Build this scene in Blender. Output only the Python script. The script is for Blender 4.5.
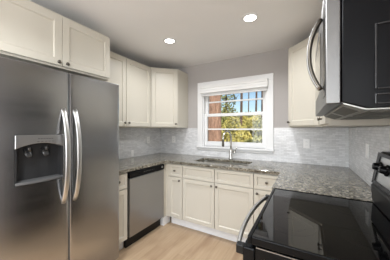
import bpy, bmesh, math, random
from mathutils import Vector, Matrix
C = bpy.context.scene.collection
for o in list(bpy.data.objects): bpy.data.objects.remove(o)
PI = math.pi
# ------------------------------------------------------------------ fitted dimensions
XL, XR, YB, YR, ZC = -2.364, .443, 2.816, -2.6, 2.43
ZT, ZB, CT = 2.305, 1.377, .914
# ------------------------------------------------------------------ camera
cd = bpy.data.cameras.new('camera'); cam = bpy.data.objects.new('camera', cd); C.objects.link(cam)
cam.location = (0, 0, 1.355); cam.rotation_euler = (PI/2, 0, 0.5218)
cd.sensor_fit = 'HORIZONTAL'; cd.sensor_width = 36; cd.lens = 36*191.8/390
cd.shift_y = -0.9/390; cd.clip_start = .02; cd.clip_end = 300
bpy.context.scene.camera = cam
# ------------------------------------------------------------------ world, sun, fill lights, exposure
w = bpy.data.worlds.new('sky'); bpy.context.scene.world = w; w.use_nodes = True
wn = w.node_tree.nodes; wl = w.node_tree.links
sky = wn.new('ShaderNodeTexSky'); sky.sky_type = 'NISHITA'; sky.sun_disc = False
sky.sun_elevation = math.radians(40); sky.sun_rotation = math.radians(150); sky.air_density = 1.0; sky.dust_density = .6
wl.new(sky.outputs[0], wn['Background'].inputs[0]); wn['Background'].inputs[1].default_value = .085
sd = bpy.data.lights.new('sun', 'SUN'); sd.energy = 3.8; sd.angle = .01; sd.color = (1, .93, .82)
sun = bpy.data.objects.new('sun', sd); C.objects.link(sun); sun.location = (8, -8, 12)
sun.rotation_euler = (math.radians(52), 0, math.radians(38))
def area(name, loc, rot, sx, sy, e, col=(1, 1, 1)):
    d = bpy.data.lights.new(name, 'AREA'); d.shape = 'RECTANGLE'; d.size = sx; d.size_y = sy; d.energy = e; d.color = col
    o = bpy.data.objects.new(name, d); C.objects.link(o); o.location = loc; o.rotation_euler = rot
    return o
# fill lights added outside two made-up windows behind the viewpoint
area('rear_fill', (-1.0, -2.75, 1.45), (PI/2, 0, 0), 2.0, 1.4, 42, (.91, .95, 1))
area('side_fill', (XR+.16, -1.2, 1.55), (PI/2, 0, PI/2), 1.5, 1.2, 34, (.91, .95, 1))
LAMP_W = 8.5
vs = bpy.context.scene.view_settings
vs.view_transform = 'Standard'; vs.look = 'None'; vs.exposure = 0.8; vs.gamma = 1; vs.use_curve_mapping = False
# ------------------------------------------------------------------ materials
def mat(name, col, rough=.5, metal=0, spec=.5, coat=0):
    m = bpy.data.materials.new(name); m.use_nodes = True
    b = m.node_tree.nodes['Principled BSDF']
    b.inputs['Base Color'].default_value = (*col, 1); b.inputs['Roughness'].default_value = rough
    b.inputs['Metallic'].default_value = metal; b.inputs['Specular IOR Level'].default_value = spec
    b.inputs['Coat Weight'].default_value = coat
    return m
def N(m, t): return m.node_tree.nodes.new(t)
def L(m, a, b): m.node_tree.links.new(a, b)
def bsdf(m): return m.node_tree.nodes['Principled BSDF']
def coords(m, scale=(1, 1, 1), loc=(0, 0, 0), rot=(0, 0, 0)):
    t = N(m, 'ShaderNodeTexCoord'); mp = N(m, 'ShaderNodeMapping'); L(m, t.outputs['Object'], mp.inputs[0])
    mp.inputs['Scale'].default_value = scale; mp.inputs['Location'].default_value = loc; mp.inputs['Rotation'].default_value = rot
    return mp.outputs[0]
def noise(m, vec, scale, detail=3, rough=.5):
    n = N(m, 'ShaderNodeTexNoise'); L(m, vec, n.inputs['Vector']); n.inputs['Scale'].default_value = scale
    n.inputs['Detail'].default_value = detail; n.inputs['Roughness'].default_value = rough
    return n
def ramp(m, fac, stops, const=False):
    r = N(m, 'ShaderNodeValToRGB'); L(m, fac, r.inputs[0]); e = r.color_ramp.elements
    if const: r.color_ramp.interpolation = 'CONSTANT'
    while len(e) < len(stops): e.new(.5)
    for k, (p, c) in enumerate(stops): e[k].position = p; e[k].color = (*c, 1)
    return r.outputs[0]
def mix(m, fac, a, b, mode='MIX'):
    x = N(m, 'ShaderNodeMix'); x.data_type = 'RGBA'; x.blend_type = mode
    for s, v in ((x.inputs[0], fac), (x.inputs[6], a), (x.inputs[7], b)):
        if isinstance(v, (int, float)): s.default_value = v
        elif isinstance(v, tuple): s.default_value = (*v, 1)
        else: L(m, v, s)
    return x.outputs[2]
def bump(m, h, strength, dist=.01):
    b = N(m, 'ShaderNodeBump'); L(m, h, b.inputs['Height']); b.inputs['Strength'].default_value = strength
    b.inputs['Distance'].default_value = dist; L(m, b.outputs[0], bsdf(m).inputs['Normal'])
def paint(name, col, rough=.6, var=.04, bs=.04, sc=60):
    m = mat(name, col, rough); v = coords(m); n = noise(m, v, 4, 4)
    L(m, mix(m, n.outputs[0], tuple(c*(1-var) for c in col), tuple(c*(1+var) for c in col)), bsdf(m).inputs['Base Color'])
    bump(m, noise(m, v, sc, 3).outputs[0], bs, .002)
    return m
M = {}
M['wall'] = paint('grey wall paint', (.425, .40, .385), .7, .03, .06, 120)
M['ceil'] = paint('ceiling paint', (.82, .815, .81), .8, .02, .06, 120)
M['cream'] = paint('cream cabinet paint', (.56, .525, .448), .38, .015, .02, 200)
M['white'] = paint('white trim paint', (.77, .77, .765), .35, .01, .02, 200)
M['plastic'] = paint('white plastic', (.88, .875, .86), .3, .01, .01)
M['blind'] = paint('white blind slats', (.74, .735, .72), .45, .02, .02)
M['slot'] = paint('dark slot', (.05, .05, .05), .5)
def steel(name, col, rough, sc, st=.0):
    m = mat(name, col, rough, 1.0); v = coords(m, sc); n = noise(m, v, 1, 4, .6)
    r = N(m, 'ShaderNodeMapRange'); L(m, n.outputs[0], r.inputs[0]); r.inputs[1].default_value = .3; r.inputs[2].default_value = .7
    r.inputs[3].default_value = rough*.92; r.inputs[4].default_value = rough*1.1; L(m, r.outputs[0], bsdf(m).inputs['Roughness'])
    L(m, mix(m, n.outputs[0], tuple(c*.97 for c in col), tuple(min(1, c*1.03) for c in col)), bsdf(m).inputs['Base Color'])
    if st: bump(m, n.outputs[0], st, .001)
    return m
M['steel'] = steel('brushed stainless steel', (.35, .352, .36), .24, (1.5, 1.5, 16))
M['steel2'] = steel('brushed dishwasher steel', (.35, .35, .355), .32, (1.5, 1.5, 16))
M['handle'] = steel('satin handle steel', (.56, .555, .54), .36, (30, 30, 30), .001)
M['mwsteel'] = steel('microwave door steel', (.22, .216, .21), .36, (3, 3, 3))
M['paddle'] = paint('dark chrome plastic', (.03, .03, .03), .25, .05, .01)
M['chrome'] = steel('brushed nickel', (.50, .48, .45), .25, (60, 60, 60), .001)
M['sink'] = steel('sink steel', (.60, .58, .54), .3, (200, 10, 10), .01)
M['knob'] = steel('dark nickel knob', (.14, .125, .105), .3, (60, 60, 60), .001)
M['black'] = paint('black enamel', (.004, .004, .0042), .25, .02, .01); bsdf(M['black']).inputs['Specular IOR Level'].default_value = .12
M['black2'] = paint('glossy black edge', (.02, .02, .021), .18, .02, .0)
M['blackmatte'] = paint('black plastic', (.006, .006, .006), .4, .05, .02); bsdf(M['blackmatte']).inputs['Specular IOR Level'].default_value = .25
M['greycase'] = paint('dark grey appliance case', (.07, .07, .07), .5, .05, .03)
M['recess'] = paint('charcoal plastic', (.016, .016, .0165), .42, .05, .02)
M['fascia'] = steel('grey fascia', (.46, .455, .45), .34, (2, 2, 10))
M['mwside'] = paint('black satin steel', (.004, .0042, .005), .30, .06, .02, 8); bsdf(M['mwside']).inputs['Specular IOR Level'].default_value = .16
M['under'] = steel('grey painted underside', (.40, .40, .375), .5, (4, 4, 4))
M['filter'] = steel('grease filter mesh', (.17, .17, .155), .6, (300, 300, 300), .1)
g = mat('black ceramic glass', (.002, .002, .0022), .03, 0, .36, 0); M['glasstop'] = g
v = coords(g); n = noise(g, v, 5, 4); rr = N(g, 'ShaderNodeMapRange'); L(g, n.outputs[0], rr.inputs[0]); rr.inputs[3].default_value = .02; rr.inputs[4].default_value = .05
L(g, rr.outputs[0], bsdf(g).inputs['Roughness'])
m = mat('grey burner print', (.010, .010, .010), .08); M['burner'] = m
bump(m, noise(m, coords(m), 300).outputs[0], .02, .001)
# window glass
m = bpy.data.materials.new('window glass'); m.use_nodes = True; nt = m.node_tree; nt.nodes.clear(); M['pane'] = m
out = N(m, 'ShaderNodeOutputMaterial'); ms = N(m, 'ShaderNodeMixShader'); tr = N(m, 'ShaderNodeBsdfTransparent'); gl = N(m, 'ShaderNodeBsdfGlossy')
fr = N(m, 'ShaderNodeFresnel'); fr.inputs[0].default_value = 1.3; gl.inputs['Roughness'].default_value = .02
tr.inputs[0].default_value = (.95, .965, .96, 1)
L(m, fr.outputs[0], ms.inputs[0]); L(m, tr.outputs[0], ms.inputs[1]); L(m, gl.outputs[0], ms.inputs[2]); L(m, ms.outputs[0], out.inputs[0])
# lamp lens
m = mat('lamp lens', (.9, .9, .9), .4); M['lens'] = m
bsdf(m).inputs['Emission Color'].default_value = (1, .98, .94, 1); bsdf(m).inputs['Emission Strength'].default_value = 6
# oak plank floor
m = mat('oak plank floor', (.5, .35, .2), .36); M['floor'] = m
v = coords(m, rot=(0, 0, PI/2)); br = N(m, 'ShaderNodeTexBrick'); L(m, v, br.inputs['Vector'])
br.inputs['Scale'].default_value = 1; br.inputs['Brick Width'].default_value = 1.25; br.inputs['Row Height'].default_value = .15
br.inputs['Mortar Size'].default_value = .0012; br.inputs['Mortar Smooth'].default_value = .3; br.offset = .37
br.inputs['Color1'].default_value = (.31, .21, .125, 1); br.inputs['Color2'].default_value = (.40, .285, .178, 1); br.inputs['Mortar'].default_value = (.20, .135, .085, 1)
gn = noise(m, coords(m, (38, 2.2, 1)), 1, 5, .65)
kn = noise(m, coords(m, (7, 1.6, 1), (3, 5, 0)), 1, 3, .5)
c1 = mix(m, ramp(m, gn.outputs[0], [(.35, (.0, .0, .0)), (.72, (1, 1, 1))]), br.outputs['Color'], (.45, .335, .225), 'MIX')
c2 = mix(m, ramp(m, kn.outputs[0], [(.5, (.0, .0, .0)), (.72, (.8, .8, .8))]), c1, (.24, .145, .085))
L(m, mix(m, .85, br.outputs['Color'], c2), bsdf(m).inputs['Base Color']); bump(m, gn.outputs[0], .06, .003)
# granite
m = mat('speckled granite', (.3, .3, .28), .07, 0, .65); M['granite'] = m
v = coords(m); n1 = noise(m, v, 42, 6, .75); n2 = noise(m, v, 14, 4, .6)
vo = N(m, 'ShaderNodeTexVoronoi'); L(m, v, vo.inputs['Vector']); vo.inputs['Scale'].default_value = 75
b1 = ramp(m, n1.outputs[0], [(.30, (.035, .03, .025)), (.42, (.15, .13, .105)), (.52, (.30, .285, .25)), (.66, (.47, .45, .41)), (.78, (.62, .61, .58))])
b2 = ramp(m, vo.outputs['Color'], [(.0, (.02, .017, .013)), (.3, (.10, .085, .065)), (.45, (.42, .40, .34)), (.65, (.55, .52, .46)), (.9, (1.0, .97, .90))])
b3 = ramp(m, n2.outputs[0], [(.35, (.33, .315, .28)), (.65, (.52, .50, .45))])
L(m, mix(m, 1.0, mix(m, .72, b1, b2), b3, 'MULTIPLY'), bsdf(m).inputs['Base Color'])
# mosaic tile: thin marble bricks (object x along wall, z up)
m = mat('marble mosaic tile', (.6, .6, .6), .22); M['tile'] = m
t = N(m, 'ShaderNodeTexCoord'); sx = N(m, 'ShaderNodeSeparateXYZ'); cx = N(m, 'ShaderNodeCombineXYZ')
L(m, t.outputs['Object'], sx.inputs[0]); L(m, sx.outputs[0], cx.inputs[0]); L(m, sx.outputs[2], cx.inputs[1])
br = N(m, 'ShaderNodeTexBrick'); L(m, cx.outputs[0], br.inputs['Vector']); br.inputs['Scale'].default_value = 1
br.inputs['Brick Width'].default_value = .062; br.inputs['Row Height'].default_value = .0205; br.inputs['Mortar Size'].default_value = .0011
br.inputs['Mortar Smooth'].default_value = .2; br.inputs['Bias'].default_value = 0
br.inputs['Color1'].default_value = (.62, .62, .62, 1); br.inputs['Color2'].default_value = (.78, .78, .78, 1); br.inputs['Mortar'].default_value = (.52, .52, .515, 1)
vn = noise(m, cx.outputs[0], 9, 5, .7)
L(m, mix(m, 1, br.outputs['Color'], ramp(m, vn.outputs[0], [(.35, (.95, .95, .955)), (.62, (1.03, 1.03, 1.03))]), 'MULTIPLY'), bsdf(m).inputs['Base Color'])
inv = N(m, 'ShaderNodeMath'); inv.operation = 'SUBTRACT'; inv.inputs[0].default_value = 1; L(m, br.outputs['Fac'], inv.inputs[1])
bump(m, inv.outputs[0], .22, .002)
# outdoors
def bark(name, a, b, sc):
    m = mat(name, a, .9); v = coords(m, sc); n = noise(m, v, 1, 6, .7)
    L(m, ramp(m, n.outputs[0], [(.3, a), (.65, b)]), bsdf(m).inputs['Base Color']); bump(m, n.outputs[0], .8, .04); return m
M['bark'] = bark('pine bark', (.10, .05, .035), (.46, .28, .20), (22, 22, 4))
M['bark2'] = bark('dark bark', (.035, .022, .016), (.16, .10, .07), (20, 20, 4))
def leafm(name, a, b, c):
    m = mat(name, a, .6); t = N(m, 'ShaderNodeTexCoord'); n = noise(m, t.outputs['Object'], 2.6, 3)
    n2 = noise(m, t.outputs['Object'], 17, 2)
    x = mix(m, ramp(m, n.outputs[0], [(.35, (0, 0, 0)), (.65, (1, 1, 1))]), a, b)
    L(m, mix(m, ramp(m, n2.outputs[0], [(.45, (0, 0, 0)), (.7, (1, 1, 1))]), x, c), bsdf(m).inputs['Base Color']); return m
M['yleaf'] = leafm('yellow green leaves', (.46, .38, .08), (.17, .17, .04), (.66, .56, .20))
M['gleaf'] = leafm('mid green leaves', (.09, .11, .03), (.22, .22, .06), (.46, .42, .15))
M['dleaf'] = leafm('dark conifer needles', (.13, .15, .045), (.22, .24, .07), (.40, .36, .13))
M['ground'] = bark('leaf litter ground', (.16, .12, .05), (.42, .34, .17), (3, 3, 3))
# ------------------------------------------------------------------ mesh helpers
def build(name, bm, m, parent=None, smooth=False, bev=0, seg=2):
    bmesh.ops.recalc_face_normals(bm, faces=bm.faces[:])
    me = bpy.data.meshes.new(name); bm.to_mesh(me); bm.free()
    for x in (m if isinstance(m, list) else [m]): me.materials.append(M[x])
    o = bpy.data.objects.new(name, me); C.objects.link(o)
    if parent: o.parent = parent
    if smooth:
        for p in me.polygons: p.use_smooth = True
    if bev:
        b = o.modifiers.new('bevel', 'BEVEL'); b.width = bev; b.segments = seg; b.limit_method = 'ANGLE'; b.angle_limit = math.radians(40)
        b.harden_normals = False
    return o
def box(bm, x0, x1, y0, y1, z0, z1, mt=0):
    P = [bm.verts.new((x, y, z)) for z in (z0, z1) for x, y in ((x0, y0), (x1, y0), (x1, y1), (x0, y1))]
    for f in ((3, 2, 1, 0), (4, 5, 6, 7), (0, 1, 5, 4), (1, 2, 6, 5), (2, 3, 7, 6), (3, 0, 4, 7)):
        bm.faces.new([P[i] for i in f]).material_index = mt
def B(*a):
    bm = bmesh.new()
    if a: box(bm, *a)
    return bm
def prism(bm, pts, z0, z1):
    a = [bm.verts.new((x, y, z0)) for x, y in pts]; b = [bm.verts.new((x, y, z1)) for x, y in pts]
    n = len(pts); bm.faces.new(a[::-1]); bm.faces.new(b)
    for i in range(n): bm.faces.new((a[i], a[(i+1) % n], b[(i+1) % n], b[i]))
def extr(bm, pts, axis, a0, a1):
    """extrude 2D outline along axis; pts are the two other coords in order"""
    def p(q, t):
        return {'x': (t, q[0], q[1]), 'y': (q[0], t, q[1]), 'z': (q[0], q[1], t)}[axis]
    a = [bm.verts.new(p(q, a0)) for q in pts]; b = [bm.verts.new(p(q, a1)) for q in pts]
    n = len(pts); bm.faces.new(a[::-1]); bm.faces.new(b)
    for i in range(n): bm.faces.new((a[i], a[(i+1) % n], b[(i+1) % n], b[i]))
def lathe(bm, prof, n=20, mtx=Matrix()):
    """prof: (r, h) along local z"""
    rings = []
    for r, h in prof:
        if r < 1e-6: rings.append([bm.verts.new(mtx @ Vector((0, 0, h)))])
        else: rings.append([bm.verts.new(mtx @ Vector((r*math.cos(2*PI*k/n), r*math.sin(2*PI*k/n), h))) for k in range(n)])
    for a, b in zip(rings, rings[1:]):
        for k in range(n):
            if len(a) == 1 and len(b) == 1: continue
            if len(a) == 1: bm.faces.new((a[0], b[(k+1) % n], b[k]))
            elif len(b) == 1: bm.faces.new((a[k], a[(k+1) % n], b[0]))
            else: bm.faces.new((a[k], a[(k+1) % n], b[(k+1) % n], b[k]))
def sweep(bm, path, ra, rb=None, n=12, up=Vector((0, 0, 1)), power=2):
    """tube with (super)elliptic section along points; ra along side, rb along up-ish; radii may be lists"""
    path = [Vector(p) for p in path]; rings = []; K = len(path)
    for i, p in enumerate(path):
        d = (path[min(i+1, K-1)]-path[max(i-1, 0)]).normalized()
        s = d.cross(up)
        if s.length < 1e-4: s = d.cross(Vector((1, 0, 0)))
        s.normalize(); u = s.cross(d).normalized()
        a = ra[i] if isinstance(ra, list) else ra; b = (rb[i] if isinstance(rb, list) else rb) if rb else a
        R = []
        for k in range(n):
            t = 2*PI*k/n; c, q = math.cos(t), math.sin(t); e = 2/power
            R.append(bm.verts.new(p + s*a*math.copysign(abs(c)**e, c) + u*b*math.copysign(abs(q)**e, q)))
        rings.append(R)
    for a, b in zip(rings, rings[1:]):
        for k in range(n): bm.faces.new((a[k], a[(k+1) % n], b[(k+1) % n], b[k]))
    bm.faces.new(rings[0][::-1]); bm.faces.new(rings[-1])
def slab(bm, us, vs_, inc, front, back, pos):
    """rectilinear slab of cells with optional hole; pos(u,v,d)->xyz; front(u,v), back(u,v)->d"""
    F, G = {}, {}
    def vf(i, j):
        if (i, j) not in F: F[i, j] = bm.verts.new(pos(us[i], vs_[j], front(us[i], vs_[j])))
        return F[i, j]
    def vb(i, j):
        if (i, j) not in G: G[i, j] = bm.verts.new(pos(us[i], vs_[j], back(us[i], vs_[j])))
        return G[i, j]
    n, k = len(us)-1, len(vs_)-1
    ins = lambda i, j: 0 <= i < n and 0 <= j < k and inc((us[i]+us[i+1])/2, (vs_[j]+vs_[j+1])/2)
    for i in range(n):
        for j in range(k):
            if not ins(i, j): continue
            bm.faces.new((vf(i, j), vf(i+1, j), vf(i+1, j+1), vf(i, j+1)))
            bm.faces.new((vb(i, j+1), vb(i+1, j+1), vb(i+1, j), vb(i, j)))
            for (di, dj, p, q) in ((-1, 0, (i, j), (i, j+1)), (1, 0, (i+1, j+1), (i+1, j)), (0, -1, (i+1, j), (i, j)), (0, 1, (i, j+1), (i+1, j+1))):
                if not ins(i+di, j+dj): bm.faces.new((vf(*p), vf(*q), vb(*q), vb(*p)))
def empty(name, loc, rz=0):
    o = bpy.data.objects.new(name, None); C.objects.link(o); o.location = loc; o.rotation_euler = (0, 0, rz); o.empty_display_size = .1
    return o
def tag(o, label, cat, group=None):
    o['label'] = label; o['category'] = cat
    if group: o['group'] = group
    return o
def struct(name, bm, m, parent=None, **k):
    o = build(name, bm, m, parent, **k)
    if not parent: o['kind'] = 'structure'
    return o
def dup(root, loc, rz=None):
    r = root.copy(); C.objects.link(r); r.location = loc
    if rz is not None: r.rotation_euler = (0, 0, rz)
    def rec(a, b):
        for ch in list(a.children):
            c = ch.copy(); C.objects.link(c); c.parent = b; c.matrix_parent_inverse = ch.matrix_parent_inverse.copy(); rec(ch, c)
    rec(root, r); return r
# ------------------------------------------------------------------ the room
T = .12
struct('floor', B(XL-T, XR+T, YR-T, YB+T, -.1, 0), 'floor')
struct('ceiling', B(XL-T, XR+T, YR-T, YB+T, ZC, ZC+.15), 'ceil')
struct('wall_left', B(XL-T, XL, YR-T, YB+T, 0, ZC), 'wall')
bm = bmesh.new()
slab(bm, [YR-T, -2.0, -.4, YB+T], [0, .9, 2.15, ZC], lambda u, v: not (-2.0 < u < -.4 and .9 < v < 2.15), lambda u, v: XR, lambda u, v: XR+T, lambda u, v, d: (d, u, v))
struct('wall_right', bm, 'wall')
WX0, WX1, WZ0, WZ1 = -1.47, -.466, 1.078, 2.035      # rough opening over the sink
def wall_hole(name, x0, x1, y0, y1, hx0, hx1, hz0, hz1):
    bm = bmesh.new()
    slab(bm, [x0, hx0, hx1, x1], [0, hz0, hz1, ZC], lambda u, v: not (hx0 < u < hx1 and hz0 < v < hz1), lambda u, v: y0, lambda u, v: y1, lambda u, v, d: (u, d, v))
    return struct(name, bm, 'wall')
wall_hole('wall_back', XL, XR, YB, YB+T, WX0, WX1, WZ0, WZ1)
wall_hole('wall_rear', XL, XR, YR-T, YR, -2.05, .05, .75, 2.15)
struct('baseboard_rear', B(XL, XR, YR, YR+.015, 0, .1), 'white', bev=.004)
struct('baseboard_right', B(XR-.015, XR, YR+.015, .7, 0, .1), 'white', bev=.004)
struct('baseboard_left', B(XL, XL+.015, YR+.015, .3, 0, .1), 'white', bev=.004)
# mosaic backsplash (object origin on the wall so the tile follows it)
def splash(name, L_, h, loc, rz, cut=None):
    bm = bmesh.new()
    if cut:
        u0, u1, v0 = cut
        slab(bm, [0, u0, u1, L_], [0, v0, h], lambda u, v: not (u0 < u < u1 and v > v0), lambda u, v: 0, lambda u, v: .008, lambda u, v, d: (u, -d, v))
    else: box(bm, 0, L_, -.008, 0, 0, h)
    o = struct(name, bm, 'tile'); o.location = loc; o.rotation_euler = (0, 0, rz)
TH = 1.372-CT
splash('trim_1', XR-XL-.016, TH, (XL+.008, YB, CT), 0, (-1.552-XL-.008, -.384-XL-.008, 1.048-CT))
splash('trim_2', YB-1.285, TH, (XL, 1.285, CT), PI/2)
splash('trim_3', YB-.79, TH, (XR, YB, CT), -PI/2)
# ---- window over the sink
win = empty('window_1', (-.968, YB, 1.05)); win['kind'] = 'structure'
def wpart(name, bm, m, par=win, **k):
    for vv in bm.verts: vv.co -= Vector((-.968, YB, 1.05))
    return build(name, bm, m, par, **k)
bm = bmesh.new()
box(bm, -1.56, WX0, YB-.02, YB, 1.078, 2.035); box(bm, WX1, -.376, YB-.02, YB, 1.078, 2.035)
box(bm, -1.56, -.376, YB-.02, YB, 2.035, 2.121)
wpart('casing', bm, 'white', bev=.004)
bm = bmesh.new()
for a in ((WX0, WX0+.018, YB, YB+T, WZ0, WZ1), (WX1-.018, WX1, YB, YB+T, WZ0, WZ1), (WX0, WX1, YB, YB+T, WZ1-.018, WZ1)): box(bm, *a)
wpart('jamb', bm, 'white')
wpart('sill', B(-1.568, -.368, YB-.045, YB+T, 1.050, 1.078), 'white', bev=.006)
wpart('apron', B(-1.55, -.386, YB-.018, YB-.008, 1.012, 1.050), 'white', bev=.003)
def sash(name, y, z0, z1, zm, rail_b, rail_t):
    a, b = WX0+.018, WX1-.018
    bm = bmesh.new()
    box(bm, a, a+.048, y-.018, y+.018, z0, z1); box(bm, b-.048, b, y-.018, y+.018, z0, z1)
    box(bm, a+.048, b-.048, y-.018, y+.018, z0, z0+rail_b); box(bm, a+.048, b-.048, y-.018, y+.018, z1-rail_t, z1)
    box(bm, a+.048, b-.048, y-.013, y+.013, zm-.011, zm+.011)
    s = wpart(name, bm, 'white', bev=.002)
    wpart('glass_pane', B(a+.045, b-.045, y-.003, y+.003, z0+rail_b-.003, z1-rail_t+.003), 'pane', s)
sash('lower_sash', YB+.05, 1.078, 1.605, 1.353, .078, .046)
sash('upper_sash', YB+.088, 1.56, 2.017, 1.797, .042, .04)
# made-up rear window, unseen, added as the opening for the rear fill
w2 = empty('added_window_rear', (-1.0, YR, .75)); w2['kind'] = 'structure'
bm = bmesh.new()
for a in ((-1.14, -1.05, -.02, .02, .0, 1.4), (-1.14, 1.14, -.02, .02, -.09, 0), (-1.14, 1.14, -.02, .02, 1.4, 1.49), (1.05, 1.14, -.02, .02, 0, 1.4), (-.03, .03, -.06, -.02, 0, 1.4)): box(bm, *a)
build('casing', bm, 'white', w2, bev=.003)
w3 = empty('added_window_side', (XR, -1.2, .9), -PI/2); w3['kind'] = 'structure'  # made-up side window, unseen, lets the side fill into the room
bm = bmesh.new()
for a in ((-.89, -.80, -.02, .02, .0, 1.25), (-.89, .89, -.03, .02, -.09, 0), (-.89, .89, -.02, .02, 1.25, 1.34), (.80, .89, -.02, .02, 0, 1.25), (-.025, .025, .02, .06, 0, 1.25)): box(bm, *a)
build('casing', bm, 'white', w3, bev=.003)
# ------------------------------------------------------------------ cabinets
def knob(parent, x, y, z):
    bm = bmesh.new(); lathe(bm, [(.0, .0), (.006, .0), (.005, .012), (.013, .018), (.0145, .024), (.011, .029), (0, .030)], 14, Matrix.Translation((x, y, z)) @ Matrix.Rotation(PI/2, 4, 'X'))
    return build('knob', bm, 'knob', parent, smooth=True)
def shaker(name, par, x0, x1, z0, z1, y, rail=.055, t=.02, kn=None, mt='cream'):
    """front face at y-t, local frame: x across, -y outwards"""
    bm = bmesh.new()
    r = min(rail, (x1-x0)*.28, (z1-z0)*.30)
    xs, zs = [x0, x0+r, x1-r, x1], [z0, z0+r, z1-r, z1]
    box(bm, x0, x0+r, y-t, y, z0, z1); box(bm, x1-r, x1, y-t, y, z0, z1)
    box(bm, x0+r, x1-r, y-t, y, z0, z0+r); box(bm, x0+r, x1-r, y-t, y, z1-r, z1)
    # bevelled recess
    a = [(x0+r, z0+r), (x1-r, z0+r), (x1-r, z1-r), (x0+r, z1-r)]; q = .007
    b = [(x0+r+q, z0+r+q), (x1-r-q, z0+r+q), (x1-r-q, z1-r-q), (x0+r+q, z1-r-q)]
    A = [bm.verts.new((u, y-t+.001, v)) for u, v in a]; Bv = [bm.verts.new((u, y-t+.010, v)) for u, v in b]
    for i in range(4): bm.faces.new((A[i], A[(i+1) % 4], Bv[(i+1) % 4], Bv[i]))
    bm.faces.new(Bv)
    d = build(name, bm, mt, par, bev=.0015, seg=1)
    if kn: knob(d, kn[0], y-t, kn[1])
    return d
def upper(label, w_, d, h, loc, rz, doors, group, kz=.045):
    """wall cabinet: origin bottom centre of carcass front; doors = list of (x0,x1,knobx)"""
    r = tag(empty('wall_cabinet', loc, rz), label, 'cabinet', group)
    bm = bmesh.new(); box(bm, -w_/2, w_/2, 0, d, 0, h)
    build('body', bm, 'cream', r, bev=.002, seg=1)
    for x0, x1, k in doors: shaker('door', r, x0, x1, .016, h-.022, 0, kn=(k, kz+.016) if k is not None else None)
    return r
g_ = 'cream shaker wall cabinets'
D2 = lambda W: [(-W/2+.006, -.002, -.032), (.002, W/2-.006, .032)]
# over the fridge (front x=-1.741)
upper('short two-door cream cabinet above the stainless fridge', .904, .60, ZT-1.861, (-1.761, .829, 1.861), PI/2, D2(.904), g_, .022)
# left run, between fridge cabinet and corner
upper('two-door cream wall cabinet above the dishwasher counter, right of the fridge', .921, .304, ZT-ZB, (XL+.306, 1.7435, ZB), PI/2,
      [(-.455, -.010, -.04), (-.004, .455, .028)], g_)
def corner(label, loc, sgn):
    r = tag(empty('corner_cabinet', loc, 0), label, 'cabinet', g_)
    e = .003; pts = [(e*sgn, -e), (.61*sgn, -e), (.61*sgn, -.31), (.31*sgn, -.61), (e*sgn, -.61)]
    bm = bmesh.new(); prism(bm, pts, 0, ZT-ZB); build('body', bm, 'cream', r, bev=.002, seg=1)
    dd = shaker('door', r, -.200, .200, .016, ZT-ZB-.022, 0, kn=((.172 if sgn > 0 else -.178), .058))
    mid = Vector((.46*sgn, -.46, 0)); dd.location = mid; dd.rotation_euler = (0, 0, sgn*PI/4)
    return r
corner('diagonal corner wall cabinet left of the window, cream single door', (XL, YB, ZB), 1)
corner('diagonal corner wall cabinet right of the window, partly behind the microwave', (XR, YB, ZB), -1)
upper('cream wall cabinet on the right wall hidden behind the microwave', .648, .304, ZT-ZB, (XR-.306, 1.881, ZB), -PI/2, D2(.648), g_)
upper('short cream cabinet directly above the microwave', .758, .304, ZT-1.868, (XR-.306, 1.172, 1.868), -PI/2, D2(.758), g_)
# base cabinets
gb = 'cream shaker base cabinets'
def base(label, w_, d, loc, rz, fronts, x_in=0, top=.877):
    r = tag(empty('base_cabinet', loc, rz), label, 'cabinet', gb)
    bm = bmesh.new(); box(bm, -w_/2, w_/2, 0, .018, .115, top); box(bm, -w_/2, -w_/2+.016, .018, d, .115, top); box(bm, w_/2-.016, w_/2, .018, d, .115, top)
    box(bm, -w_/2, w_/2, .018, d, .115, .135); box(bm, -w_/2, w_/2, d-.01, d, .135, top)
    build('body', bm, 'cream', r)
    bm = B(-w_/2, w_/2,   .055, .075, 0, .114); build('toe_kick', bm, 'white', r)
    for nm, x0, x1, z0, z1, k in fronts: shaker(nm, r, x0, x1, z0, z1, 0, rail=.05 if nm == 'door' else .035, kn=k)
    return r
YF = 2.185      # carcass front of the sink run, door fronts at 2.165
base('narrow cream base cabinet between fridge and dishwasher', .197, .60, (-1.745, 1.389, 0), PI/2,
     [('drawer', -.094, .094, .70, .862, (-.03, .79)), ('door', -.094, .094, .125, .688, (-.05, .63))])
base('narrow cream base cabinet with one drawer, right of the dishwasher', .236, YB-YF-.003, (-1.562, YF, 0), 0,
     [('drawer', -.114, .113, .70, .862, (0, .782)), ('door', -.114, .113, .125, .688, (.078, .652))])
base('wide two-door cream base cabinet under the sink', .946, YB-YF-.003, (-.970, YF, 0), 0,
     [('drawer_front', -.470, -.004, .70, .862, None), ('drawer_front', .004, .470, .70, .862, None),
      ('door', -.470, -.004, .125, .688, (-.035, .652)), ('door', .004, .470, .125, .688, (.033, .652))])
base('cream base cabinet with drawer beside the range corner', .296, YB-YF-.003, (-.348, YF, 0), 0,
     [('drawer', -.144, .130, .70, .862, (-.01, .782)), ('door', -.144, .130, .125, .688, (-.108, .652))])
# blind corner units
def blind(label, pts, toe):
    r = tag(empty('corner_base_cabinet', (0, 0, 0)), label, 'cabinet', gb)
    bm = bmesh.new(); prism(bm, pts, .115, .877); build('body', bm, 'cream', r)
    bm = B(*toe, 0, .115); build('toe_kick', bm, 'white', r)
blind('plain cream corner base filling the angle beside the dishwasher', [(XL+.01, 2.110), (-1.722, 2.110), (-1.722, YF-.012), (-1.682, YF-.012), (-1.682, YB-.01), (XL+.01, YB-.01)], (XL+.3, -1.722, 2.112, 2.262))
blind('cream base cabinet under the granite between corner and range', [(-.198, 1.562), (XR-.01, 1.562), (XR-.01, YB-.01), (-.198, YB-.01)], (-.12, XR-.05, 1.60, 2.6))
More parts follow.
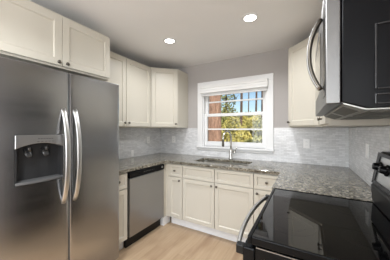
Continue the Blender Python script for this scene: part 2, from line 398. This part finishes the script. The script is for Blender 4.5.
# ------------------------------------------------------------------ worktop
SX0, SX1, SY0, SY1 = -1.345, -.612, 2.300, 2.625
bm = bmesh.new()
xs = [XL, -1.70, SX0, SX1, -.222, XR]; ys = [1.283, 1.556, 2.141, SY0, SY1, YB]
def inc(x, y):
    if SX0 < x < SX1 and SY0 < y < SY1: return False
    return y > 2.141 or x < -1.70 or (x > -.222 and y > 1.556)
slab(bm, xs, ys, inc, lambda u, v: CT, lambda u, v: .878, lambda u, v, d: (u, v, d))
tag(build('countertop', bm, 'granite', bev=.004), 'speckled grey brown granite countertop wrapping the three cabinet runs', 'countertop')
# sink
s = tag(empty('sink', ((SX0+SX1)/2, (SY0+SY1)/2, .70)), 'undermount stainless sink below the window', 'sink')
hx, hy = (SX1-SX0)/2, (SY1-SY0)/2
bm = bmesh.new()
def ring(x, y, z, r, n=5):
    R = []
    for cx_, cy_, a0 in ((x-r, y-r, 0), (-x+r, y-r, 90), (-x+r, -y+r, 180), (x-r, -y+r, 270)):
        for k in range(n): a = math.radians(a0+90*k/(n-1)); R.append(bm.verts.new((cx_+r*math.cos(a), cy_+r*math.sin(a), z)))
    return R
R = [ring(hx+.02, hy+.02, .177, .04), ring(hx+.002, hy+.002, .177, .035), ring(hx-.004, hy-.004, .02, .04), ring(hx-.03, hy-.03, .0, .05), ring(.06, .06, -.004, .055)]
for a, b in zip(R, R[1:]):
    for k in range(len(a)): bm.faces.new((a[k], a[(k+1) % len(a)], b[(k+1) % len(a)], b[k]))
bm.faces.new(R[-1])
build('bowl', bm, 'sink', s)
bm = bmesh.new(); lathe(bm, [(0, .002), (.03, .002), (.042, .006), (.045, .004), (.045, -.004)], 20); build('drain', bm, 'chrome', s, smooth=True)
# faucet
f = tag(empty('faucet', (-.944, 2.70, CT)), 'tall brushed nickel gooseneck faucet behind the sink', 'faucet')
bm = bmesh.new(); lathe(bm, [(0, 0), (.029, 0), (.029, .006), (.022, .012), (.021, .12), (.019, .13), (0, .13)], 20); build('base', bm, 'chrome', f, smooth=True, bev=.001)
P = [(0, 0, .12), (0, 0, .2), (0, 0, .30)]
dx, dy = -.36, -.93; rad = .085
for k in range(1, 13):
    a = PI*k/12; P.append((dx*rad*(1-math.cos(a)), dy*rad*(1-math.cos(a)), .30+rad*1.3*math.sin(a)))
P.append((dx*2*rad, dy*2*rad, .28))
bm = bmesh.new(); sweep(bm, P, .0125, n=14, up=Vector((-dy, dx, 0))); build('spout', bm, 'chrome', f, smooth=True)
bm = bmesh.new(); lathe(bm, [(0, .285), (.014, .285), (.0155, .27), (.0175, .22), (.0165, .195), (0, .193)], 16, Matrix.Translation((dx*2*rad, dy*2*rad, 0))); build('spray_head', bm, 'knob', f, smooth=True)
bm = bmesh.new(); sweep(bm, [(.015, 0, .10), (.05, -.005, .10), (.062, -.006, .105)], .012, n=12); sweep(bm, [(.055, -.006, .10), (.068, -.012, .13), (.092, -.02, .175)], [.008, .007, .006], n=10)
build('lever', bm, 'chrome', f, smooth=True)
# ------------------------------------------------------------------ blind (hangs on the casing)
b = tag(empty('window_blind', (-.9655, YB-.02, 1.885)), 'white slatted blind pulled up at the top of the window', 'blind')
bm = bmesh.new(); extr(bm, [(-.044, .045), (-.050, .055), (-.044, .082), (-.047, .090), (-.042, .122), (-.047, .130), (-.047, .168), (0, .168), (0, .15), (-.036, .15), (-.036, .045)], 'x', -.527, .523)
build('valance', bm, 'blind', b, bev=.002, seg=1)
bm = bmesh.new()
for k in range(16): box(bm, -.508, .508, -.032-.002*(k % 2), -.002, .014+k*.0078, .0185+k*.0078)
build('slats', bm, 'blind', b)
build('bottom_rail', B(-.508, .508, -.034, -.002, 0, .013), 'blind', b, bev=.003)
bm = bmesh.new(); lathe(bm, [(0, 0), (.003, 0), (.004, -.03), (.0028, -.032), (.0028, -.3), (0, -.3)], 8)
# ------------------------------------------------------------------ dishwasher (front x=-1.705)
dw = tag(empty('dishwasher', (-1.75, 1.797, 0), PI/2), 'stainless dishwasher with black control strip under the left counter', 'dishwasher')
W = .606
build('body', B(-W/2, W/2, .0, .56, .10, .872), 'blackmatte', dw)
build('door', B(-W/2+.004, W/2-.002, -.045, -.001, .135, .795), 'steel2', dw, bev=.005)
bm = bmesh.new(); extr(bm, [(-.050, .80), (-.056, .815), (-.056, .862), (-.046, .871), (-.001, .871), (-.001, .80)], 'x', -W/2+.004, W/2-.002)
cp = build('control_panel', bm, 'black', dw, bev=.003)
for k in range(7): build('button', B(-.09+k*.028, -.074+k*.028, -.0575, -.0555, .838, .842), 'greycase', cp)
bm = bmesh.new(); lathe(bm, [(0, 0), (.016, 0), (.014, .004), (0, .005)], 16, Matrix.Translation((.25, -.056, .838)) @ Matrix.Rotation(PI/2, 4, 'X')); build('dial', bm, 'fascia', cp, smooth=True)
build('toe_kick', B(-W/2+.004, W/2-.002, .02, .05, .0, .125), 'blackmatte', dw)
# ------------------------------------------------------------------ refrigerator
FX = -1.583; FY0, FYG, FY1 = .355, .806, 1.268; FZ0, FZ1 = .09, 1.792
fr_ = tag(empty('refrigerator', (-1.95, .81, 0)), 'large stainless side-by-side refrigerator with ice and water dispenser', 'refrigerator')
OF = Vector((-1.95, .81, 0))
def fp(name, bm, m, par=fr_, **k):
    for vv in bm.verts: vv.co -= OF
    return build(name, bm, m, par, **k)
fp('body', B(XL+.03, FX-.085, FY0+.006, FY1-.006, .03, 1.765), 'greycase', bev=.004)
fp('base_grille', B(FX-.16, FX-.05, FY0+.01, FY1-.01, .0, .082), 'blackmatte', bev=.004)
for a in (FY0+.02, FY1-.10): fp('hinge_cover', B(FX-.14, FX-.086, a, a+.08, 1.7655, 1.7915), 'blackmatte', bev=.006)
fp('gap_shade_strip', B(FX-.07, FX-.008, FYG-.0025, FYG+.0025, FZ0+.004, FZ1-.004), 'slot')  # dark strip added between the doors to stand in for gap shade
DY0, DY1, DZ0, DZ1 = .478, .762, .988, 1.316
def door(name, y0, y1, hole):
    n = 22; us = sorted(set([round(y0+(y1-y0)*(.5-.5*math.cos(PI*k/n)), 5) for k in range(n+1)] + ([DY0, DY1] if hole else [])))
    us = [u for u in us if not hole or u in (DY0, DY1) or min(abs(u-DY0), abs(u-DY1)) > .006]
    zs = [FZ0, FZ0+.006, 1.0, FZ1-.006, FZ1] if not hole else [FZ0, FZ0+.006, DZ0, DZ1, FZ1-.006, FZ1]
    def front(u, v):
        t = abs(2*(u-y0)/(y1-y0)-1)
        return FX - .006*t**2 - .005*max(0, (t-.9)/.1)**2 - (.004 if v in (FZ0, FZ1) else 0)
    bm = bmesh.new()
    slab(bm, us, zs, lambda u, v: not (hole and DY0 < u < DY1 and DZ0 < v < DZ1), front, lambda u, v: FX-.08, lambda u, v, d: (d, u, v))
    return fp(name, bm, 'steel', bev=.002, seg=1)
fd = door('freezer_door', FY0, FYG-.003, True); rd = door('fresh_food_door', FYG+.003, FY1, False)
for par, y, s_ in ((fd, FYG-.042, 1), (rd, FYG+.042, 1)):
    bm = bmesh.new(); P = []; K = 20
    for k in range(K+1):
        t = k/K; z = .79+(1.512-.79)*t; P.append((FX-.016+.068*(1-abs(2*t-1)**2.6)+.004, y, z))
    sweep(bm, P, .017, .0085, n=16, up=Vector((1, 0, 0)), power=3)
    fp('handle', bm, 'handle', par, smooth=True)
# dispenser (sub-parts of the freezer door)
ym = (DY0+DY1)/2; ZA = 1.238
bm = bmesh.new()
x1, x0 = FX-.004, FX-.075
box(bm, x0, x0+.004, DY0, DY1, DZ0, DZ1); box(bm, x0, x1, DY0, DY0+.012, DZ0, ZA+.03); box(bm, x0, x1, DY1-.012, DY1, DZ0, ZA+.03); box(bm, x0, x1, DY0, DY1, DZ0, DZ0+.006)
fp('dispenser_recess', bm, 'recess', fd)
pts = [(DY0+.002, DZ1-.002), (DY1-.002, DZ1-.002)]
for k in range(13): t = 1-k/12; pts.append((DY0+.002+(DY1-DY0-.004)*t, ZA-.012+.034*(1-(2*t-1)**2)))
bm = bmesh.new(); extr(bm, pts, 'x', FX-.05, FX+.006); fp('control_panel', bm, 'fascia', fd, bev=.003)
for k in range(6): fp('button', B(FX+.0055, FX+.0072, ym-.02+k*.016, ym-.011+k*.016, 1.287, 1.291), 'greycase', fd)
for k in range(5): fp('button', B(FX+.0055, FX+.0072, ym-.025+k*.022, ym-.012+k*.022, 1.268, 1.271), 'greycase', fd)
for y in (ym-.055, ym+.045):
    bm = bmesh.new(); sweep(bm, [(FX-.06, y, 1.22), (FX-.045, y, 1.19), (FX-.03, y, 1.165)], [.026, .024, .016], [.010, .008, .004], n=12, up=Vector((1, 0, 0)))
    lathe(bm, [(0, 0), (.012, 0), (.014, .03), (0, .03)], 12, Matrix.Translation((FX-.035, y, 1.205)))
    fp('dispenser_paddle', bm, 'paddle', fd, smooth=True)
pts = [(FX-.07, DY0+.004), (FX-.07, DY1-.004)]
for k in range(13): t = 1-k/12; pts.append((FX+.004+.022*(1-(2*t-1)**2), DY0+.004+(DY1-DY0-.008)*t))
bm = bmesh.new(); prism(bm, pts, DZ0+.006, DZ0+.022); fp('drip_tray', bm, 'greycase', fd, bev=.002, seg=1)
# ------------------------------------------------------------------ range
RY0, RY1 = .796, 1.546; RX = -.208
rg = tag(empty('range', (.1, 1.171, 0)), 'black glass-top electric range with bowed steel oven handle', 'range')
OR = Vector((.1, 1.171, 0))
def rp(name, bm, m, par=rg, **k):
    for vv in bm.verts: vv.co -= OR
    return build(name, bm, m, par, **k)
rp('body', B(RX+.03, XR-.03, RY0+.005, RY1-.005, .03, .872), 'black', bev=.004)
bm = bmesh.new(); box(bm, RX+.06, XR-.06, RY0+.02, RY1-.02, 0, .03); rp('plinth', bm, 'blackmatte')
bm = bmesh.new()
box(bm, RX, RX+.016, RY0, RY1, .882, .915); box(bm, .385, .40, RY0, RY1, .882, .915)
box(bm, RX+.016, .385, RY0, RY0+.012, .882, .915); box(bm, RX+.016, .385, RY1-.012, RY1, .882, .915); box(bm, RX+.016, .385, RY0+.012, RY1-.012, .882, .90)
ct = rp('cooktop', bm, 'black', bev=.004)
gl_ = rp('glass_surface', B(RX+.017, .384, RY0+.013, RY1-.013, .90, .9115), 'glasstop', ct)
for x, y, r in ((-.06, 1.0, .10), (-.06, 1.36, .075), (.21, 1.0, .075), (.21, 1.36, .10)):
    for q in (r, r*.6):
        bm = bmesh.new(); lathe(bm, [(q, 0), (q+.0022, 0)], 40, Matrix.Translation((x, y, .9118))); rp('burner_ring', bm, 'burner', ct)
rp('side_reflection', B(RX+.035, .40, RY0+.001, RY0+.007, .8725, .875), 'fascia')  # pale strip modelled in place of a reflection of the cooktop lip
od = rp('oven_door', B(RX-.022, RX+.028, RY0+.006, RY1-.006, .235, .862), 'black', bev=.006)
rp('window', B(RX-.0235, RX-.0215, RY0+.13, RY1-.13, .38, .70), 'glasstop', od)
P = []
for k in range(25):
    t = k/24; P.append((RX-.044-.036*(1-abs(2*t-1)**2.2), RY0+.018+(RY1-RY0-.036)*t, .842))
bm = bmesh.new(); sweep(bm, P, .0095, .0135, n=14, power=3); rp('handle', bm, 'handle', od, smooth=True)
for y in (RY0+.008, RY1-.048): rp('handle_bracket', B(RX-.052, RX-.018, y, y+.032, .822, .862), 'blackmatte', od, bev=.005)
dr = rp('drawer', B(RX-.02, RX+.028, RY0+.006, RY1-.006, .045, .225), 'black', bev=.006)
# backguard leaning back
bm = bmesh.new(); extr(bm, [(.352, .917), (.345, 1.02), (.356, 1.03), (.388, 1.215), (.397, 1.222), (XR-.012, 1.222), (XR-.012, .917)], 'y', RY0, RY1)
bg = rp('backguard', bm, 'blackmatte', bev=.003)
nrm = Vector((-.185, 0, .032)).normalized(); upv = Vector((.032, 0, .185)).normalized()
def onface(y, t, off): return Vector((.356, y, 1.03)) + upv*(.1877*t) + nrm*off
def facebox(bm, y0, y1, t0, t1, o0, o1):
    V = [bm.verts.new(onface(y, t, o)) for o in (o0, o1) for y, t in ((y0, t0), (y1, t0), (y1, t1), (y0, t1))]
    for f_ in ((3, 2, 1, 0), (4, 5, 6, 7), (0, 1, 5, 4), (1, 2, 6, 5), (2, 3, 7, 6), (3, 0, 4, 7)): bm.faces.new([V[i] for i in f_])
bm = bmesh.new(); facebox(bm, RY0+.04, RY1-.045, .13, .90, .0, .003); rp('control_panel', bm, 'handle', bg)
bm = bmesh.new()
for a in ((RY0+.002, RY1-.002, .02, .13), (RY0+.002, RY1-.002, .90, 1.0), (RY0+.002, RY0+.04, .13, .90), (RY1-.045, RY1-.002, .13, .90)): facebox(bm, *a, -.001, .009)
rp('panel_frame', bm, 'black', bg)
bm = bmesh.new(); facebox(bm, 1.06, 1.28, .2, .85, .003, .006); rp('display', bm, 'glasstop', bg)
for y in (1.47, 1.36, .98, .87):
    c = onface(y, .58, .003); q = nrm.to_track_quat('Z', 'Y').to_matrix().to_4x4()
    bm = bmesh.new(); lathe(bm, [(0, 0), (.030, 0), (.030, .008), (.022, .012), (.019, .034), (.0, .036)], 18, Matrix.Translation(c) @ q)
    rp('knob', bm, 'black', bg, smooth=True, bev=.001)
# ------------------------------------------------------------------ microwave
MY0, MY1, MX, MZ, MT = .792, 1.548, .0605, 1.441, 1.862
mw = tag(empty('microwave', (.25, 1.17, MZ)), 'stainless and black over-the-range microwave above the cooktop', 'microwave')
OM = Vector((.25, 1.17, MZ))
def mp_(name, bm, m, par=mw, **k):
    for vv in bm.verts: vv.co -= OM
    return build(name, bm, m, par, **k)
bm = bmesh.new(); extr(bm, [(MX+.045, MZ+.004), (MX+.115, 1.421), (XR-.012, 1.421), (XR-.012, MT), (MX+.045, MT)], 'y', MY0+.003, MY1-.003)
mb = mp_('body', bm, 'mwside', bev=.003)
def frame_ridge(x0, x1, z0, z1, t=.006, dpt=.007):
    y0, y1 = MY0+.003-dpt, MY0+.004; bm = bmesh.new()
    box(bm, x0, x0+t, y0, y1, z0, z1); box(bm, x1-t, x1, y0, y1, z0, z1); box(bm, x0+t, x1-t, y0, y1, z0, z0+t); box(bm, x0+t, x1-t, y0, y1, z1-t, z1)
    mp_('embossed_panel', bm, 'black2', mb, bev=.0025)
frame_ridge(.186, .40, 1.478, 1.682); frame_ridge(.186, .40, 1.432, 1.466)
dm = mp_('door', B(MX, MX+.041, MY0, MY1, MZ, MT), 'mwsteel', bev=.003)
mp_('window', B(MX-.0015, MX+.001, MY0+.25, MY1-.06, MZ+.09, MT-.07), 'glasstop', dm)
mp_('control_panel', B(MX-.0015, MX+.001, MY0+.012, MY0+.09, MZ+.03, MT-.03), 'black', dm)
P = []
for k in range(25):
    t = k/24; P.append((MX-.006-.040*(1-abs(2*t-1)**2.2), .915, 1.512+.280*t))
bm = bmesh.new(); sweep(bm, P, .012, .008, n=14, up=Vector((1, 0, 0)), power=2.6)
mp_('handle', bm, 'knob', dm, smooth=True)
bm = bmesh.new(); sweep(bm, [(p[0]-.0075, p[1], p[2]) for p in P], .0128, .003, n=12, up=Vector((1, 0, 0)), power=3); mp_('handle_strip', bm, 'handle', dm, smooth=True)
bm = bmesh.new(); extr(bm, [(.110, 1.4425), (.168, 1.4205), (XR-.014, 1.4205), (XR-.014, 1.4165), (.166, 1.4165), (.108, 1.4385)], 'y', MY0+.006, MY1-.006)
mp_('underside', bm, 'under')
for y in (MY0+.06, MY0+.42):
    bm = bmesh.new()
    V = [bm.verts.new(q) for q in ((.116, y, 1.4335), (.116, y+.28, 1.4335), (.160, y+.28, 1.4165), (.160, y, 1.4165), (.118, y, 1.4375), (.118, y+.28, 1.4375), (.162, y+.28, 1.4205), (.162, y, 1.4205))]
    for f_ in ((3, 2, 1, 0), (4, 5, 6, 7), (0, 1, 5, 4), (1, 2, 6, 5), (2, 3, 7, 6), (3, 0, 4, 7)): bm.faces.new([V[i] for i in f_])
    mp_('vent_grille', B(.19, .37, y, y+.28, 1.413, 1.418), 'filter')
    mp_('grease_filter', bm, 'filter', mw)
# ------------------------------------------------------------------ wall plates
def plate(label, loc, rz, kind, group='white wall plates on the backsplash'):
    p = tag(empty('outlet' if kind == 'o' else 'switch' if kind == 's' else 'wall_plate', loc, rz), label, 'outlet' if kind == 'o' else 'switch' if kind == 's' else 'wall plate', group)
    h, w_ = (.058, .036) if kind != 'b' else (.05, .026)
    build('plate', B(-w_, w_, -.0065, 0, -h, h), 'plastic', p, bev=.003)
    if kind == 'o':
        for z in (-.02, .02):
            r = build('receptacle', B(-.016, .016, -.0075, -.0055, z-.014, z+.014), 'plastic', p, bev=.001, seg=1)
            for x in (-.006, .006): build('slot', B(x-.0012, x+.0012, -.0079, -.0074, z-.004, z+.006), 'slot', r)
    elif kind == 's':
        bm = bmesh.new(); extr(bm, [(-.0055, -.033), (-.0075, -.033), (-.010, .033), (-.0055, .033)], 'x', -.016, .016); build('rocker', bm, 'plastic', p)
plate('white outlet on the left wall above the dishwasher', (XL+.008, 2.47, 1.166), PI/2, 'o')
plate('white outlet on the back wall left of the window, under the corner cabinet', (-2.057, YB-.008, 1.169), 0, 'o')
plate('white outlet on the back wall right of the window', (.0134, YB-.008, 1.172), 0, 'o')
plate('white rocker switch on the right wall beside the range', (XR-.008, 2.03, 1.179), -PI/2, 's')
plate('small low white plate just above the counter beside the fridge', (XL+.008, 2.12, .975), PI/2, 'b')
# ------------------------------------------------------------------ recessed ceiling lights
def lamp(label, x, y, k=1):
    r = tag(empty('ceiling_light', (x, y, ZC)), label, 'ceiling light', 'recessed round ceiling lights')
    bm = bmesh.new(); lathe(bm, [(.055, -.004), (.058, -.008), (.074, -.006), (.080, 0), (.055, 0), (.055, -.004)], 32); build('trim_ring', bm, 'white', r, smooth=True)
    bm = bmesh.new(); lathe(bm, [(0, -.005), (.054, -.004), (.054, -.001), (0, -.001)], 32); build('lens', bm, 'lens', r)
    d = bpy.data.lights.new('lamp', 'AREA'); d.shape = 'DISK'; d.size = .11; d.energy = LAMP_W*k; d.color = (.94, .965, 1); d.spread = math.radians(150)
    o = bpy.data.objects.new('lamp', d); C.objects.link(o); o.location = (0, 0, -.012); o.parent = r
lamp('round recessed ceiling light nearer the left cabinets', -1.431, 1.87, .7)
lamp('round recessed ceiling light nearer the microwave', -.462, 1.87, .8)
lamp('added unseen ceiling light beside the viewpoint, fill for the room', -.85, -.15, 2.4)  # unseen fixture made up to brighten the cabinets above the fridge
lamp('added unseen ceiling light toward the rear wall, fill for the room', -.85, -1.5)  # unseen fixture put in for softer light in the room
# ------------------------------------------------------------------ outdoors
GZ = -.6
struct('ground', B(-40, 25, YB+T+.02, 60, GZ-.2, GZ), 'ground')
rng = random.Random(5)
def leaves(bm, n, c, rx, ry, rz, s, shell=.35):
    for _ in range(n):
        while True:
            p = Vector((rng.uniform(-1, 1), rng.uniform(-1, 1), rng.uniform(-1, 1)))
            if shell < p.length < 1: break
        p = Vector(c) + Vector((p.x*rx, p.y*ry, p.z*rz))
        a = Vector((rng.gauss(0, 1), rng.gauss(0, 1), rng.gauss(0, 1))).normalized(); b_ = a.orthogonal().normalized()
        k = s*rng.uniform(.6, 1.4)
        v_ = [bm.verts.new(p+a*k), bm.verts.new(p+b_*k*.45), bm.verts.new(p-a*k), bm.verts.new(p-b_*k*.45)]
        bm.faces.new(v_)
def trunk(bm, h, r0, r1, lean=(0, 0), branches=0, wob=.05):
    P = [(lean[0]*t*h+wob*math.sin(7*t+r0*50)*t, lean[1]*t*h, h*t-.1) for t in [k/9 for k in range(10)]]
    sweep(bm, P, [r0+(r1-r0)*k/9 for k in range(10)], n=12, up=Vector((0, 1, 0)))
    for k in range(branches):
        t = rng.uniform(.25, .9); a = rng.uniform(0, 2*PI); l = rng.uniform(.5, 1.4)
        p = Vector((lean[0]*t*h, lean[1]*t*h, h*t)); d = Vector((math.cos(a), math.sin(a), .6))
        sweep(bm, [p, p+d*l*.5, p+d*l+Vector((0, 0, .15*l))], [r1*.6, r1*.4, r1*.15], n=6)
def at(u, Y):
    a = (u-195)/191.8; k = (a*math.cos(.5218)-math.sin(.5218))/(a*math.sin(.5218)+math.cos(.5218)); return k*Y
def tree(name, label, x, y, h, r0, r1, bk, lm, crowns, leafn, ls, lean=(0, 0), br=6):
    r = tag(empty(name, (x, y, GZ)), label, 'tree', 'trees outside the window')
    bm = bmesh.new(); trunk(bm, h, r0, r1, lean, br); build('trunk', bm, bk, r, smooth=True)
    if crowns:
        bm = bmesh.new()
        for (cx_, cy_, cz, rx, ry, rz) in crowns: leaves(bm, int(leafn/len(crowns)), (cx_, cy_, cz), rx, ry, rz, ls)
        build('foliage', bm, lm, r)
tree('pine_tree', 'thick reddish brown pine trunk filling the left of the window', at(213.6, 6.2), 6.2, 9, .29, .25, 'bark', 'dleaf', [(0, 0, 8.6, 1.6, 1.6, 1.2)], 500, .2, br=0)
tree('evergreen_tree', 'dark green evergreen beside the thick pine trunk', at(226.5, 13), 13, 6.5, .12, .04, 'bark2', 'dleaf', [(0, 0, 4.5, .75, .75, 1.9), (.1, 0, 2.6, 1.0, .9, 1.0), (0, 0, 6, .5, .5, 1)], 1700, .11)
tree('slender_tree', 'slender dark trunk near the middle of the window', at(241, 12), 12, 9, .09, .06, 'bark2', 'gleaf', [(0, 0, 8.5, 1.2, 1.2, 1.0)], 260, .15, (.004, 0), 0)
tree('slender_tree', 'slender leaning trunk right of the middle trunk in the window', at(255.5, 14), 14, 9, .08, .05, 'bark2', 'gleaf', [(0, 0, 8.5, 1.2, 1.2, 1.0)], 260, .15, (.01, 0), 0)
tree('slender_tree', 'dark trunk at the right edge of the window', at(262.8, 10.5), 10.5, 8, .09, .06, 'bark2', 'gleaf', [(0, 0, 7.6, 1.2, 1.2, 1.0)], 260, .15, (-.006, 0), 0)
tree('slender_tree', 'thin far trunk with sparse leaves against the sky', at(248.5, 18.5), 18.5, 9, .07, .03, 'bark2', 'gleaf', [(-.2, 0, 3.0, .6, .6, .7), (0, 0, 8, .8, .8, .8)], 260, .13, br=0)
def shrub(label, u, y, w_, h, lm, n, s):
    r = tag(empty('shrub', (at(u, y), y, GZ)), label, 'shrub', 'sunlit shrubs outside the window')
    bm = bmesh.new()
    for k in range(5): sweep(bm, [(0, 0, -.05), (rng.uniform(-.3, .3)*w_, rng.uniform(-.2, .2), h*.45), (rng.uniform(-.6, .6)*w_, rng.uniform(-.3, .3), h*.85)], [.02, .014, .005], n=6)
    build('stem', bm, 'bark2', r)
    bm = bmesh.new(); leaves(bm, n, (0, 0, h*.55), w_, w_*.7, h*.45, s, .2)
    for k in range(5): leaves(bm, n//8, (rng.uniform(-.7, .7)*w_, rng.uniform(-.3, .3)*w_, h*rng.uniform(.5, .95)), w_*.35, w_*.35, h*.16, s, 0)
    build('foliage', bm, lm, r)
shrub('yellow green shrub just right of the thick pine trunk', 230, 8.5, .75, 2.45, 'yleaf', 1300, .075)
shrub('yellow shrub low in the middle of the window', 243, 7.3, .7, 1.75, 'yleaf', 1300, .07)
shrub('olive green shrub at the lower right of the window', 257, 5.6, .5, 1.75, 'gleaf', 1300, .07)
shrub('yellow shrub behind the slender trunks', 251, 9.6, .5, 2.4, 'yleaf', 1500, .10)
shrub('green shrub at the far right of the window', 270, 8.6, .7, 2.4, 'gleaf', 1300, .08)
shrub('pale green shrub behind the evergreen', 235, 17, 1.9, 3.3, 'yleaf', 1500, .14)
shrub('distant green thicket along the back of the yard on the right', 264, 21, 2.2, 3.4, 'gleaf', 1600, .17)
shrub('distant green thicket along the back of the yard on the left', 214, 27, 2.8, 4.4, 'gleaf', 1600, .18)
shrub('distant yellow thicket in the middle of the yard', 249, 33, 3.2, 4.6, 'yleaf', 1600, .18)
